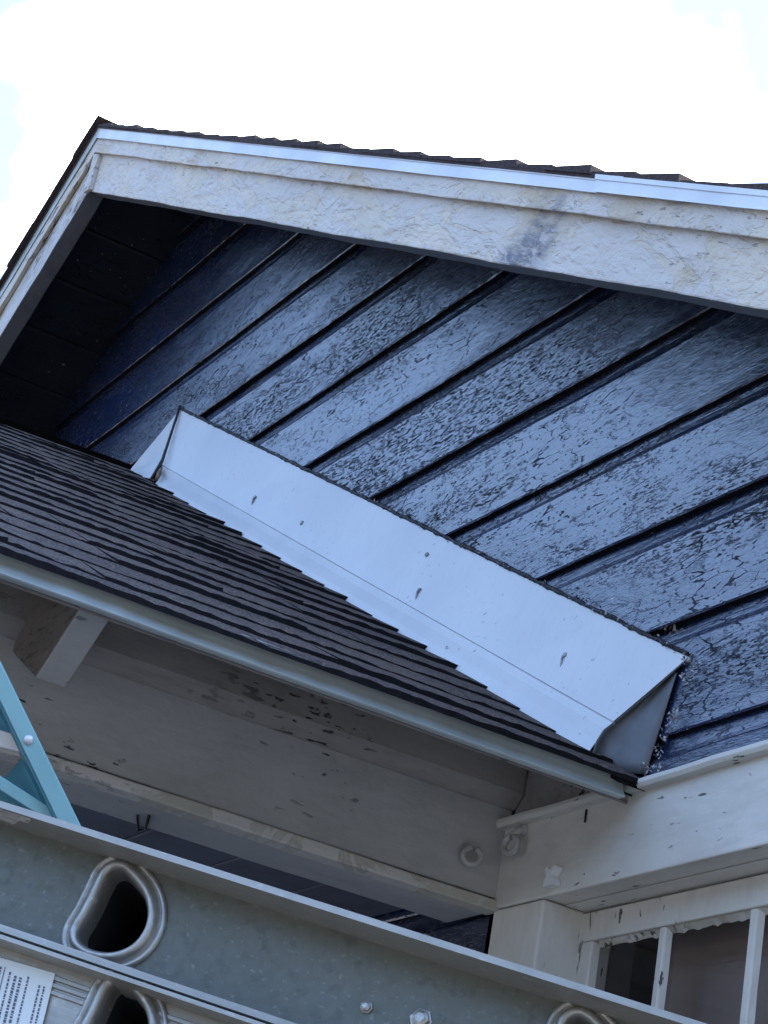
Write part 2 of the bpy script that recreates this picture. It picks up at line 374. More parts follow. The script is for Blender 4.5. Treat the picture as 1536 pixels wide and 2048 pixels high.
XP = -5.10; H = 0.34; TN = 0.526                       # gable peak, rake overhang, roof pitch
Z_SOF = 1.65 + 3.19
XL = 2*XP + 0.9                                          # the left corner mirrors the right one
def rake_line(y, a, c):
    p, q = WY(a, y), WY(c, y); m = (p.z - q.z) / (q.x - p.x)
    if p.x < XP: m = abs(m)
    return p.z - m * (XP - p.x), m

# gable siding: drop siding boards with a cove at the top of each
def xr(z): 
    q = max(0.02, (Z_SOF + 0.03 - z) / TN); return XP - q, XP + q
b = MB(); SEG = 220
z_cap = 1.65 + 0.806 * D/1.4
prof = [(-.0125, .001), (-.024, 0), (-.0255, .0035), (-.025, .02), (-.0247, .79*PITCH), (-.0232, .808*PITCH), (-.0185, .835*PITCH), (-.0152, .875*PITCH), (-.0132, .93*PITCH), (-.0125, 1.0*PITCH+.003)]
k = -14
while True:
    z0 = ZB + k*PITCH
    if z0 > Z_SOF: break
    rows = []
    for (y, dz) in prof:
        z = z0 + dz
        if k < -1: x0, x1 = -9.0, -3.005
        else:
            x0, x1 = xr(z); x0 = max(x0, -9.3); x1 = min(x1, -.9)
        row = []
        for i in range(SEG+1):
            x = x0 + (x1-x0)*i/SEG
            wob = hn(x*2.3 + k*5.1)*.0016 + (random.random()-.5)*.0010
            row.append((x, y + hn(x*1.1+k*2.7)*.0022 + (wob*.5 if dz < .01 else 0), z + (wob if dz < .03 else hn(x*3+k)*.002)))
        rows.append(row)
    b.rings(rows, closed=False, caps=False)
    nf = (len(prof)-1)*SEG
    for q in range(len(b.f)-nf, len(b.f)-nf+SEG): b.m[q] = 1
    k += 1
siding = part(b, 'gable_siding', [M_navy, M_edge], fix=True)
# a solid wall behind the boards
b = MB(); x0, x1 = -9.2, -1.0
b.prism([(x0, .01, 0), (-3.0, .01, 0), (-3.0, .01, z_cap-.02), (x1, .01, z_cap-.02), (x1, .01, min(Z_SOF+.02, Z_SOF-(x1-XP)*TN)), (XP, .01, Z_SOF+.02), (x0, .01, Z_SOF-(XP-x0)*TN)], (0, .12, 0))
part(b, 'house_wall', M_dark)

# soffit planks under both overhanging slopes
for sgn in (-1, 1):
    b = MB(); wd = .1665; n0 = 0
    while n0 * wd < 5.2:
        xa, xb = n0*wd + .0025, (n0+1)*wd - .0025
        off = .046 if sgn < 0 else 0.0
        xa += off; xb += off
        if n0 == 0 and off: xa = 0.003
        ring = lambda y: [(XP + sgn*xx, y, Z_SOF - xx*TN + v) for xx, v in ((xa, .004), (xa+.006, 0), (xb-.006, 0), (xb, .004), (xb, .02), (xa, .02))]
        b.rings([ring(-H+.046), ring(-H*.5), ring(.005)])
        n0 += 1
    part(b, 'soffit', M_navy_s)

# roof deck and shingles, main roof
y_sh = -.366
zsR, msR = rake_line(y_sh, (185, 240), (1500, 357)); zsL = zsR; msL = .533
ez0, em0 = rake_line(-H-.024, (197, 250), (1536, 382))
def slope_roof(sgn, xp, zp, m, length, y0, y1, expo, butt, seed, deck=.045, sag=None, tab=True, edge_cut=None, bm_=(0, 0, 1, 1)):
    rnd = random.Random(seed); b = MB()
    f = lambda x, y: zp - x*m - (sag(x, y) if sag else 0)
    c = 0; x = 0.0; ex = expo / math.sqrt(1+m*m)
    n = int(length/ex) + 1
    for c in range(n):
        xa = c*ex; xb = min((c+1)*ex, length)
        # each course is a row of tabs, double or single thickness
        y = y0
        while y < y1 - 1e-6:
            wdt = rnd.uniform(.11, .42) if tab else (y1-y0)
            yn = min(y + wdt, y1)
            if y1 - yn < .06: yn = y1
            t = butt * rnd.choice((.62, .75, 1.0, 1.12)); dx = rnd.uniform(-.002, .003)
            t2 = butt*.12
            ej = rnd.uniform(-.008, .006)
            ya_ = y + (rnd.uniform(0, .006) if y == y0 else 0)
            segs = max(1, int((yn-y)/(.014 if bm_[2] else .2))); rows = []
            for i in range(segs+1):
                yy = ya_ + (yn-ya_)*i/segs
                if edge_cut and yn == y1: yy = ya_ + (yn + edge_cut(xa) + ej*1.5 - ya_)*i/segs
                j = rnd.uniform(-.0014, .0014) + hn(yy*6 + c*3.3)*.0022; dxx = dx + rnd.uniform(-.002, .002) + hn(yy*4+c*7)*.006
                P = lambda xx, v: (xp + sgn*xx, yy, f(xx, yy) + v)
                rows.append([P(xa - .02, -.004), P(xa - .02 if c else xa, t2), P(xb + dxx, t + j), P(xb + dxx + .0008, -.003)])
            b.rings(rows, mis=bm_, mi=bm_[2])
            y = yn
    return b, f
RLEN = 5.4
for sgn in (1, -1):
    b, f = slope_roof(sgn, XP, zsR - (.013 if sgn > 0 else .004), msR, RLEN, y_sh if sgn > 0 else y_sh-.012, 3.5, .135, .0115, 11 + sgn, bm_=(0, 0, 0, 0))
    def slab(yy, dz=0.): return [(XP, yy, zsR-.022), (XP + sgn*RLEN, yy, zsR-.022-RLEN*msR), (XP + sgn*RLEN, yy, ez0-RLEN*em0+.002), (XP, yy, ez0+.002)]
    b.rings([slab(y_sh+.004), slab(3.5)], mi=0)
    part(b, 'shingle_roof', [M_shingle2, M_core], fix=True)

# rake boards, trim strip and drip edge, mitred at the peak
def sweep_rake(b, sgn, lines, x0, x1, seg, wob=0., mi=0, mis=None):
    """lines: list of (y, z at the peak, slope)"""
    rows = []
    for i in range(seg+1):
        x = x0 + (x1-x0)*i/seg
        rows.append([(XP + sgn*x, y + (hn(x*4+y*50)*wob), z - x*m + hn(x*5+z*9)*wob) for (y, z, m) in lines])
    b.rings(rows, mi=mi, mis=mis)
# right side, traced
fz, fm = rake_line(-H, (195, 385), (1536, 620))
tz, tm = rake_line(-H-.014, (188, 304), (1536, 477))
dz_, dm = rake_line(-H-.020, (200, 275), (1536, 421))
ez, em = rake_line(-H-.024, (197, 250), (1536, 382))
b = MB(); sweep_rake(b, 1, [(-H, fz, fm), (-H, tz+.03, tm), (-H+.045, tz+.03, tm), (-H+.045, fz, fm)], 0.0, RLEN-.05, 160, .0022, mis=[0, 0, 0, 1])
rk = part(b, 'rake_board', [M_rake, M_under], bevel=.003)
b = MB(); sweep_rake(b, 1, [(-H-.014, tz, tm), (-H-.014, dz_+.03, dm), (-H-.0005, dz_+.03, dm), (-H-.0005, tz+.003, tm)], 0.0, RLEN-.05, 160, .0018)
part(b, 'rake_trim', M_rake, rk, bevel=.002)
q = WY((1195, 345), -H-.022).x - XP          # where two lengths of drip edge meet
for xa, xb, lift in ((0.0, q+.012, 0.0), (q, RLEN-.05, .005)):
    b = MB(); y1 = -H-.018-lift; y2 = y1-.007
    sweep_rake(b, 1, [(y1, dz_, dm), (y1-.003, dz_-.002, dm), (y1-.001, dz_+.003, dm), (y1-.0005, ez-.010, em), (y1-.0025, ez-.009, em), (y1-.0025, ez, em), (y1+.01, ez+.0015, em), (y1+.01, dz_+.01, dm)], xa, xb, 60, .0006)
    part(b, 'drip_edge', M_drip, rk)
# left side, mirrored pitch
lfz, lfm = 1.65 + 3.089, .545
b = MB(); sweep_rake(b, -1, [(-H, lfz-.012, lfm), (-H, tz+.03, tm), (-H+.045, tz+.03, tm), (-H+.045, lfz-.012, lfm)], 0.0, RLEN-.05, 160, .003, mis=[0, 0, 0, 1])
lk = part(b, 'rake_board', [M_rake3, M_under], bevel=.003)
b = MB(); sweep_rake(b, -1, [(-H-.014, tz, tm), (-H-.014, dz_+.03, dm), (-H-.0005, dz_+.03, dm), (-H-.0005, tz+.003, tm)], 0.0, RLEN-.05, 160, .0025)
part(b, 'rake_trim', M_rake2, lk, bevel=.002)
b = MB(); sweep_rake(b, -1, [(-H-.018, dz_, dm), (-H-.0175, ez-.010, em), (-H-.020, ez-.009, em), (-H-.020, ez, em), (-H-.008, ez+.0015, em), (-H-.008, dz_+.01, dm)], 0.0, RLEN-.05, 60, .0006)
part(b, 'drip_edge', M_gutter, lk)
# pin over the mitre
b = MB(); pb = WY((186, 384), -H-.016); pt = WY((203, 308), -H-.016)
pxw = .034
b.prism([(XP-.008, -H-.013, fz-.008), (XP+pxw, -H-.013, fz-.014), (XP+pxw+.006, -H-.013, tz-.024), (XP-.004, -H-.013, tz-.004)], (0, .0125, 0))
part(b, 'mitre_cover', M_rake2, rk, bevel=.002)
# place the smear of blue paint on the fascia
sm = WY((1030, 505), -H); RK.smear_map.vector_type = 'TEXTURE'
RK.smear_map.inputs['Location'].default_value = sm
RK.smear_map.inputs['Rotation'].default_value = (0, -math.radians(26), 0); RK.smear_map.inputs['Scale'].default_value = (.23, .4, .075)

# ---------------------------------------------------------------- porch roof
U = D / 1.4
XE = -2.605; XRG = -4.965; PT = .532
z_e = 1.65 + 1.0655 - .532*(XE + 2.668)
ZR = z_e + (XRG*-1 - -XE*-1 if False else (XE - XRG))*PT
PLEN = XE - XRG
Y_IN, Y_OUT = -.095, -2.6
sag = lambda x, y: .030*max(0, (-y-.1))*(1 - x/PLEN)*.9 - .006*math.sin(math.pi*min(1, x/PLEN))
b, f = slope_roof(1, XRG, ZR - .004, PT, PLEN + .015, Y_OUT, Y_IN, .130, .0088, 5, sag=sag, edge_cut=lambda x: .042*(x/PLEN))
def dk(yy):
    return [(XRG, yy, f(0, yy)-.004), (XE-.02, yy, f(PLEN-.02, yy)-.004), (XE-.02, yy, f(PLEN-.02, yy)-.03), (XRG, yy, f(0, yy)-.03)]
rows = [dk(Y_OUT + (0.0-Y_OUT)*i/12) for i in range(13)]
b.rings(rows, mi=1)
# last bit of roof under the flashing and the thick starter edge at the eave
rows = []
for i in range(2):
    yy = (Y_IN, -.012)[i]
    rows.append([(XE-.28, yy, f(PLEN-.28, yy)), (XE+.012, yy, f(PLEN+.012, yy)+.002), (XE+.012, yy, f(PLEN+.012, yy)-.011), (XE-.28, yy, f(PLEN-.28, yy)-.011)])
b.rings(rows, mi=1)
proof = part(b, 'porch_roof', [M_shingle, M_core])
b, f2 = slope_roof(-1, XRG, ZR - .004, PT, PLEN, Y_OUT, Y_IN, .130, .0088, 6, sag=sag)
rows = [[(2*XRG - x, y, z) for (x, y, z) in dk(Y_OUT + (0.0-Y_OUT)*i/12)] for i in range(13)]
b.rings(rows, mi=1)
part(b, 'porch_roof', [M_shingle, M_core])
# drip edge along the eave, flared at the foot
b = MB(); rows = []
gx = -2.0*U; zt = 1.65 + .790*U; zb = 1.65 + .7635*U
for i in range(41):
    y = -2.6 + (-.068 - -2.6)*i/40; d_ = hn(y*3)*.001
    if i == 40: y = -.072
    hh = zt+.004-zb; rows.append([(gx+px_, y, zb+pz_*hh+d_) for px_, pz_ in ((-.012, 1), (-.001, 1), (0, .8), (.0007, .6), (.002, .43), (.004, .28), (.0065, .15), (.0095, .05), (.0105, 0), (.008, -.04), (-.006, -.02), (-.012, .6))])
b.rings(rows)
part(b, 'drip_edge', M_gutter, proof)
# underside decking of the porch eave
b = MB(); wd = .135; i = 0
while i*wd < PLEN - .06:
    xa = PLEN - .03 - i*wd; xb = xa - wd + .003
    r2 = lambda yy: [(XRG+x, yy, f(x, yy)+v) for x, v in ((xa, -.030), (xb, -.030), (xb, -.046), (xa, -.046))]
    b.rings([r2(Y_OUT + (-.0355-Y_OUT)*q/8) for q in range(9)]); i += 1
part(b, 'porch_soffit', M_decking, bevel=.002)

# rafter tail
yr = -.655*U
ra, rb_ = WY((222, 1236), yr), WY((131, 1376), yr)
wr = .046
dirv = Vector((-.8829, 0, .4696))
top_in = Vector((ra.x-.03, yr, ra.z+.03))
b = MB()
poly = [(ra.x+.02, yr, ra.z+.012), rb_, rb_ + dirv*1.2, Vector((ra.x+.02, yr, ra.z+.012)) + dirv*1.25]
b.prism([tuple(p) for p in poly], (0, -wr, 0)); b.m[-1] = b.m[-2] = 1
rt = part(b, 'rafter_tail', [M_porch, M_stain], bevel=.003)

# porch beam, crown, bottom trim
XB = -2.269*U
bz = lambda p: WX(p, XB).z
zt0 = 1.65 + .823*U; zc0 = 1.65 + .801*U; zb0 = 1.65 + .691*U; zl0 = 1.65 + .674*U
def ybox(b, x0, x1, z0, z1, y0, y1, seg=40, wob=.0012):
    rows = []
    for i in range(seg+1):
        y = y0 + (y1-y0)*i/seg
        d_ = [hn(y*3.1 + q*7)*wob for q in range(4)]
        rows.append([(x1+d_[0], y, z0+d_[1]), (x1+d_[2], y, z1+d_[3]), (x0, y, z1), (x0, y, z0+d_[1])])
    b.rings(rows)
y_w = -.036
b = MB(); ybox(b, XB-.145, XB, zb0, zt0+.10, -2.5, y_w)
beam = part(b, 'porch_beam', M_porch, bevel=.003)
b = MB(); rows = []
for i in range(41):
    y = -2.5 + (y_w-.001+2.5)*i/40; e = hn(y*2.2)*.0015
    rows.append([(XB+.001, y, zc0+e), (XB+.006, y, zc0+.002+e), (XB+.012, y, zc0+.010+e), (XB+.022, y, zc0+.018+e), (XB+.026, y, zt0-.004+e), (XB+.026, y, zt0+.06), (XB+.001, y, zt0+.06)])
b.rings(rows, smooth=False)
part(b, 'crown_moulding', M_decking, beam)
b = MB(); ybox(b, XB-.03, XB+.009, zl0, zb0-.0035, -2.5, y_w-.001, 60, .0016)
part(b, 'edge_moulding', M_cream, beam, bevel=.003)
b = MB(); ybox(b, XB-.150, XB-.032, zl0+.004, zb0-.002, -2.5, y_w-.001)
ys = WX((640, 1712), XB-.08).y
part(b, 'beam_underside', M_porch, beam, bevel=.002)
# staple on the underside
zu = zl0 + .004
s1 = onplane((276, 1628), (0,0,1), (0,0,zu)); s2 = onplane((299, 1628), (0,0,1), (0,0,zu)); s3 = onplane((291, 1656), (0,0,1), (0,0,zu)); s4 = onplane((277, 1656), (0,0,1), (0,0,zu))
b = MB(); b.tube([s + Vector((0, 0, -.003)) for s in (s2, s3, s4, s1)], .0022, 6, closed=False)
part(b, 'staple', M_black, beam)
# porch ceiling
b = MB(); i = 0
while i < 16:
    y1 = -.03 - i*.16; 
    b.box((XB-.146, y1, zl0+.05), (XRG-1.9, y1-.156, zl0+.065)); i += 1
part(b, 'porch_ceiling', M_ceil, bevel=.003)
b = MB(); b.prism([(XB+.002, -.034, z_cap-.03), (XE+.01, -.034, z_cap-.03), (XE-.005, -.034, z_e-.025), (XB+.002, -.034, z_e-.04+(XE-XB)*PT)], (0, .012, 0))
part(b, 'end_board', M_decking)
# far porch beam so the porch stands on two sides
b = MB(); b.box((2*XRG-XB, -2.5, zb0), (2*XRG-XB+.16, -.03, zt0+.1)); part(b, 'porch_beam', M_porch)
for xx in (XB-.15, 2*XRG-XB+.01):
    b = MB(); b.box((xx, -2.48, 0), (xx+.14, -2.34, zl0)); part(b, 'porch_post', M_porch, bevel=.006)

# ---------------------------------------------------------------- flashing
yb = -.062; yl = -.100; y0f = -.027
nose = 0
ft = [WY((362, 821), y0f), WY((1376, 1315), y0f)]
fb_ = [WY((322, 928), yb), WY((1228, 1443), yb)]
b = MB(); NS = 60
rows = []
for i in range(NS+1):
    t = i/NS
    A = ft[0].lerp(ft[1], t); B = fb_[0].lerp(fb_[1], t)
    buck = hn(t*9)*.0018
    Lp = WY((316 + (1195-316)*t, 962 + (1480-962)*t), -.090 + .012*t)
    Lp2 = Lp + Vector((0, -.03, -.055))
    m_ = A.lerp(B, .5) + Vector((0, -buck, 0))
    rows.append([A + Vector((0, .012, 0)), A, m_, B + Vector((0, -buck*.3-.001, 0)), B + Vector((0, .0025, -.0012)), B.lerp(Lp, .5)+Vector((0, .004, .001)), Lp, Lp2])
b.rings(rows, closed=False, caps=False, smooth=False)
fl = part(b, 'step_flashing', M_flash, solid=.0012)
# folded end at the eave
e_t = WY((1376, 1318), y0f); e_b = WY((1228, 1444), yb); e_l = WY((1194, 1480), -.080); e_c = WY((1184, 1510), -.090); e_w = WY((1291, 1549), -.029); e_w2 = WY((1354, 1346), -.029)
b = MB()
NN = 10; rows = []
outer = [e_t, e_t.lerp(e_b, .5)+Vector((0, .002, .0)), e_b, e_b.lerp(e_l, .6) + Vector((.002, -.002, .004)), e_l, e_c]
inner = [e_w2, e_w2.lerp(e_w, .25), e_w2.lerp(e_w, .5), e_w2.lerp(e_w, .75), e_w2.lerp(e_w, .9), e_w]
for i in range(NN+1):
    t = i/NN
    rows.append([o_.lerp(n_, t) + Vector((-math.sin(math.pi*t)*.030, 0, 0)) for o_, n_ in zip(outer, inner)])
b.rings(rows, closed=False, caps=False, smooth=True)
part(b, 'folded_end', M_end_shade, fl, solid=.0012)
# short piece on the other slope
b = MB(); q = [WY((353, 828), y0f), WY((322, 918), yb-.006), WY((300, 957), yl), WY((258, 949), yl+.03), WY((262, 938), y0f)]
b.add(q, [(0, 1, 2, 3, 4)])
part(b, 'flashing_return', M_flash, fl, solid=.0012, fix=False)
# dark sealant along the top edge
b = MB(); pts = []; rr = []
for i in range(261):
    t = i/260; A = ft[0].lerp(ft[1], t); pts.append(A + Vector((0, -.001 + hn(t*90)*.0015, .004 + hn(t*70)*.0012 + random.uniform(-.001, .002)))); rr.append(.0016 + random.random()*.0032)
b.tube(pts, rr, 6); part(b, 'sealant_bead', M_caulk, fl)
b = MB(); A = WY((360, 812), y0f-.004); B2 = WY((325, 922), yb-.012); C2 = WY((303, 957), yl)
b.tube([A, A.lerp(B2, .5), B2, C2], .0035, 6); part(b, 'sealant_bead', M_caulk, fl)
b = MB(); b.tube([WY((323, 935), yb-.012), WY((318, 948), yl), WY((312, 962), yl)], [.003, .006, .004], 6); part(b, 'rusty_tab', M_bits, fl)
nrm = (ft[1]-ft[0]).cross(fb_[0]-ft[0]).normalized()
if nrm.dot(CAM - ft[0]) < 0: nrm = -nrm
for px, py, s_ in ((511, 996, 1.0), (605, 1047, 1.1), (855, 1110, .9), (840, 1182, 1.1), (1131, 1313, 1.3), (1148, 1090+30, .0)):
    if s_ == 0: continue
    c_ = onplane((px, py), nrm, ft[0]) + nrm*.002
    u_ = nrm.orthogonal().normalized(); v_ = nrm.cross(u_)
    b = MB(); b.rings([[c_ + nrm*hh + (u_*math.cos(a*math.pi/5) + v_*math.sin(a*math.pi/5))*r_*s_ for a in range(10)] for r_, hh in ((.0052, -.001), (.0048, .001), (.003, .0026), (.001, .003))], smooth=True)
    # a lip of sealant hanging under the head
    dn_ = Vector((0, 0, -1)); dn_ = (dn_ - nrm*dn_.dot(nrm)).normalized()
    if px in (511, 1131, 840): b.tube([c_ + dn_*.003 + nrm*.001 + u_*.002, c_ + dn_*.012*s_ + nrm*.001, c_ + dn_*.02*s_ - nrm*.001], [.003, .0022, .0008], 6)
    part(b, 'nail_head', M_rust, fl)

# ---------------------------------------------------------------- white wall band, pilaster, window
yF = -.046
cx0 = WY((1012, 1640), yF).x
zF1 = WY((1300, 1583), yF).z; zF0 = WY((1536, 1687), yF).z
XR_ = -.9
b = MB(); b.box((cx0, yF, zF0), (XR_, .02, zF1+.012)); fr = part(b, 'frieze_board', M_wall_white, bevel=.003)
b = MB(); rows = []
for i in range(61):
    x = cx0 - .004 + (XR_-cx0)*i/60; d_ = hn(x*6)*.0015
    rows.append([(x, yF-.014, zF1+.004+d_), (x, yF-.018, zF1+.010+d_), (x, yF-.017, zF1+.017+d_), (x, -.010, zF1+.036+d_), (x, -.008, zF1+.002)])
b.rings(rows); part(b, 'drip_cap', M_wall_white, fr, bevel=.001)
pc = WY((1086, 1808), yF+.002).x
pbk = WY((1145, 1838), yF).x
# pilaster: its right return runs back to the sash
yS = yF + .075
b = MB(); b.box((cx0, yF+.002, 0), (pc, yS+.06, zF0-.0015)); part(b, 'corner_pilaster', M_wall_white_v, bevel=.004)
win = bpy.data.objects.new('window', None); COL.objects.link(win); win.parent = house; win.matrix_parent_inverse = house.matrix_world.inverted()
sx0 = WY((1145, 1838), yS).x
zH = WY((1536, 1745), yS).z; 
b = MB(); b.box((pc+.001, yS-.034, zH+.004), (XR_, yS+.05, zF0-.002)); part(b, 'window_head', M_wall_white, fr, bevel=.003)
gz = WY((1340, 1846), yS-.004).z
g0 = WY((1182, 1900), yS).x
ma, mb_ = WY((1312, 1870), yS), WY((1340, 1876), yS)
na, nb = WY((1495, 1820), yS), WY((1520, 1830), yS)
pitchx = na.x - ma.x; mw = .014
zS0 = zH - 1.25
xs1 = na.x + pitchx*3
def wpart(b, name, mat, **k): 
    o = b.build(name, mat, **k); o.parent = win; return o
b = MB(); b.box((sx0, yS, gz), (xs1+.06, yS+.035, zH)); 
b.box((sx0, yS+.0005, zS0), (g0, yS+.0345, gz-.0003)); b.box((xs1, yS+.0005, zS0), (xs1+.06, yS+.0345, gz-.0003)); b.box((g0+.0003, yS, zS0), (xs1-.0003, yS+.035, zS0+.07))
sash = wpart(b, 'sash', M_wall_white_v, bevel=.0025)
b = MB(); rows = []
for i in range(91):         # ragged putty line under the top rail
    x = g0 + (xs1-g0)*i/90; d_ = random.uniform(-.001, .001)
    rows.append([(x, yS+.006, gz-.0005), (x, yS+.010, gz-.004+d_), (x, yS+.015, gz-.009+d_*2.5), (x, yS+.015, gz-.0005)])
b.rings(rows); wpart(b, 'putty_line', M_cream)
for i in range(3):
    xm = ma.x + pitchx*i + .003
    b = MB(); rows = []
    for q in range(31):
        z = zS0+.0705 + (gz-.001-zS0-.0705)*q/30; d_ = random.uniform(-.0012, .0012)
        rows.append([(xm, yS+.004, z), (xm+mw*.8, yS+.003, z), (xm+mw, yS+.006, z), (xm+mw+.003+d_, yS+.015, z), (xm-.003+d_, yS+.015, z)])
    b.rings(rows); wpart(b, 'muntin', M_wall_white_v)
    
edges = [g0] + [ma.x + pitchx*i for i in range(3)] + [xs1]
for i in range(4):
    b = MB(); b.add([(edges[i]-.003, yS+.0155, zS0+.06), (edges[i+1]+.03, yS+.0155, zS0+.06), (edges[i+1]+.03, yS+.0155, gz+.002), (edges[i]-.003, yS+.0155, gz+.002)], [(0, 1, 2, 3)])
    if i < 3: pass
    wpart(b, 'pane', M_glass, fix=False)
b = MB(); xi = WY((1326, 1950), yS+.09).x
for i in range(34):
    z = gz + .03 - i*.034
    b.add([(xi, yS+.085, z), (xs1, yS+.085, z), (xs1, yS+.090, z-.037), (xi, yS+.090, z-.037)], [(0, 1, 2, 3)])
wpart(b, 'window_blind', M_blind, solid=.001, fix=False)
b = MB(); b.box((pc+.002, yS+.6, zS0-.2), (XR_, yS+.62, zF0+.1)); b.box((pc-.05, yS+.061, zS0-.2), (pc, yS+.62, zF0+.1)); b.box((XR_, yS+.051, zS0-.2), (XR_+.03, yS+.62, zF0+.1)); b.box((pc, yS+.051, zF0+.1), (XR_, yS+.62, zF0+.12)); part(b, 'room_wall', M_room)
b = MB(); b.box((cx0, -.02, 0), (XR_, .10, zS0-.002)); b.box((xs1+.062, -.02, zS0), (XR_, .10, zH)); part(b, 'wall_below_window', M_wall_white)

# screw eyes and the plug on the band
def hook(px, py, y, r, tilt, xplane=None):
    c_ = WY((px, py), y) if xplane is None else WX((px, py), xplane)
    b = MB(); n_ = 22
    ax1 = Vector((math.cos(tilt), math.sin(tilt), 0)); ax2 = Vector((0, 0, 1))
    b.tube([c_ + ax1*math.cos(a)*r + ax2*math.sin(a)*r for a in [math.radians(95 + 330*i/n_) for i in range(n_+1)]], .0052, 10)
    return b, c_, ax1
b, c_, ax1 = hook(1021, 1690, yF-.022, .0140, math.radians(15))
b.tube([c_ + Vector((0, 0, .016)), c_ + Vector((0, .012, .028)), c_ + Vector((0, .024, .03))], .006, 8)
b.rings([[c_ + Vector((math.cos(a*math.pi/6)*rr_, .0215+hh, .030+math.sin(a*math.pi/6)*rr_)) for a in range(12)] for rr_, hh in ((.010, 0), (.009, -.006), (.004, -.008))])
part(b, 'screw_eye', M_iron)
b, c_, ax1 = hook(944, 1712, 0, .0135, math.radians(60), XB+.020)
b.tube([c_ + Vector((-.004, 0, .016)), c_ + Vector((-.02, 0, .018))], .006, 8)
part(b, 'screw_eye', M_iron)
c_ = WY((1105, 1755), yF-.008)
b = MB()
st = [(-.010, -.013), (.011, -.011), (.009, -.004), (.005, .002), (.012, .010), (.011, .014), (.003, .012), (.0, .008), (-.004, .013), (-.011, .012), (-.010, .006), (-.006, 0), (-.011, -.006)]
b.prism([(c_.x+p[0]*1.2, c_.y-.008, c_.z+p[1]*1.2) for p in st], (0, .016, 0)); part(b, 'wall_clip', M_clip, bevel=.0015)
c_ = WY((1171, 1632), yF-.002); b = MB(); b.tube([c_ + Vector((0, 0, .010)), c_ + Vector((.0005, 0, -.010))], .0017, 6); part(b, 'nail', M_black, fr)

# ---------------------------------------------------------------- leaf and cobweb bits caught along the flashing
b = MB(); rnd = random.Random(3)
def bit(p, s, mi):
    vs = [p + Vector((rnd.uniform(-1, 1), rnd.uniform(-1, .2), rnd.uniform(-1, 1)))*s for _ in range(4)]
    b.add(vs, [(0, 1, 2), (0, 2, 3), (0, 3, 1), (1, 3, 2)], mi)
for i in range(150):
    t = 1 - abs(rnd.gauss(0, .33)); t = max(.05, min(1.0, t))
    p = ft[0].lerp(ft[1], t) + Vector((rnd.gauss(0, .004), -.006, rnd.uniform(0, .012))); bit(p, rnd.uniform(.0015, .0045), rnd.choice((0, 1, 2, 2)))
tr = [(1380, 1318), (1384, 1340), (1372, 1360), (1350, 1430), (1340, 1460), (1325, 1480), (1320, 1510), (1300, 1540), (1318, 1535), (1295, 1545)]
for i in range(170):
    k_ = rnd.randrange(len(tr)); a_ = tr[k_]
    p = WY((a_[0] + rnd.gauss(0, 7), a_[1] + rnd.gauss(0, 8)), -.034); bit(p, rnd.uniform(.002, .005), rnd.choice((0, 1, 1, 2)))
for i in range(14): bit(WY((1345 + rnd.gauss(0, 9), 1258 + rnd.gauss(0, 5)), -.034), .005, 0)
o = b.build('leaf_debris', [M_bits, M_fluff, M_caulk]); o['kind'] = 'stuff'
o['label'] = 'crumbs of dead leaf and cobweb caught along the white flashing edge'; o['category'] = 'debris'

# ---------------------------------------------------------------- extension ladder in the foreground
camv = lambda v: RX*v[0] + DN*v[1] + FW*v[2]
LU = camv((12718/4500, 3194/4500, -1)).normalized()
LO = CAM + ray(500, 1900).normalized()*1.30
rr0 = (LO - CAM).normalized()
v0 = LU.cross(rr0).normalized()
if v0.dot(DN) > 0: v0 = -v0
wb = LU.cross(v0).normalized()
if wb.dot(rr0) > 0: wb = -wb
al = math.radians(15)
LV = (v0*math.cos(al) - wb*math.sin(al)).normalized(); LW = (wb*math.cos(al) + v0*math.sin(al)).normalized()
ladder = empty('extension_ladder', LO, 'silver aluminium extension ladder lying across the foreground with D shaped rungs and a white label', 'ladder')
LM = Matrix(((LU.x, LV.x, LW.x, LO.x), (LU.y, LV.y, LW.y, LO.y), (LU.z, LV.z, LW.z, LO.z), (0, 0, 0, 1)))
if LM.determinant() < 0:
    LU = -LU; LM = Matrix(((LU.x, LV.x, LW.x, LO.x), (LU.y, LV.y, LW.y, LO.y), (LU.z, LV.z, LW.z, LO.z), (0, 0, 0, 1)))
ladder.matrix_world = LM
def Lp(p, w_=0.):
    q = onplane(p, LW, LO + LW*w_) - LO; return Vector((q.dot(LU), q.dot(LV), w_))
su = 1 if Lp((700, 1900)).x > Lp((500, 1900)).x else -1
def lpart(b, name, mat, parent=None, **k):
    o = b.build(name, mat, **k); o.parent = parent or ladder; return o
FD = .036
def vline(w_, p, q): 
    a_, c_ = Lp(p, w_), Lp(q, w_); return (a_.y + c_.y)/2
vt1 = vline(FD, (65, 1622), (1423, 2050))
W2 = .016; FD2 = .012
vt2 = vline(W2+FD2, (0, 1861), (640, 2049))
RH = .076
holeA = [(650,360),(740,350),(830,440),(930,560),(985,700),(985,850),(930,980),(830,1090),(650,1150),(450,1120),(340,1040),(340,950),(420,830),(520,640),(590,480)]
holeA = [(100+x/5.12, 1680+y/5.12) for x, y in holeA]
hA = [Lp(p, 0) for p in holeA]
cA = sum(hA, Vector())/len(hA)
def smooth_loop(pts, it=2):
    for _ in range(it):
        n_ = len(pts); q = []
        for i in range(n_):
            a_, c_ = pts[i], pts[(i+1) % n_]; q += [a_.lerp(c_, .25), a_.lerp(c_, .75)]
        pts = q
    return pts
shape = [p - cA for p in hA]; shape = [Vector((p.x, p.y, 0)) for p in smooth_loop(shape, 2)]
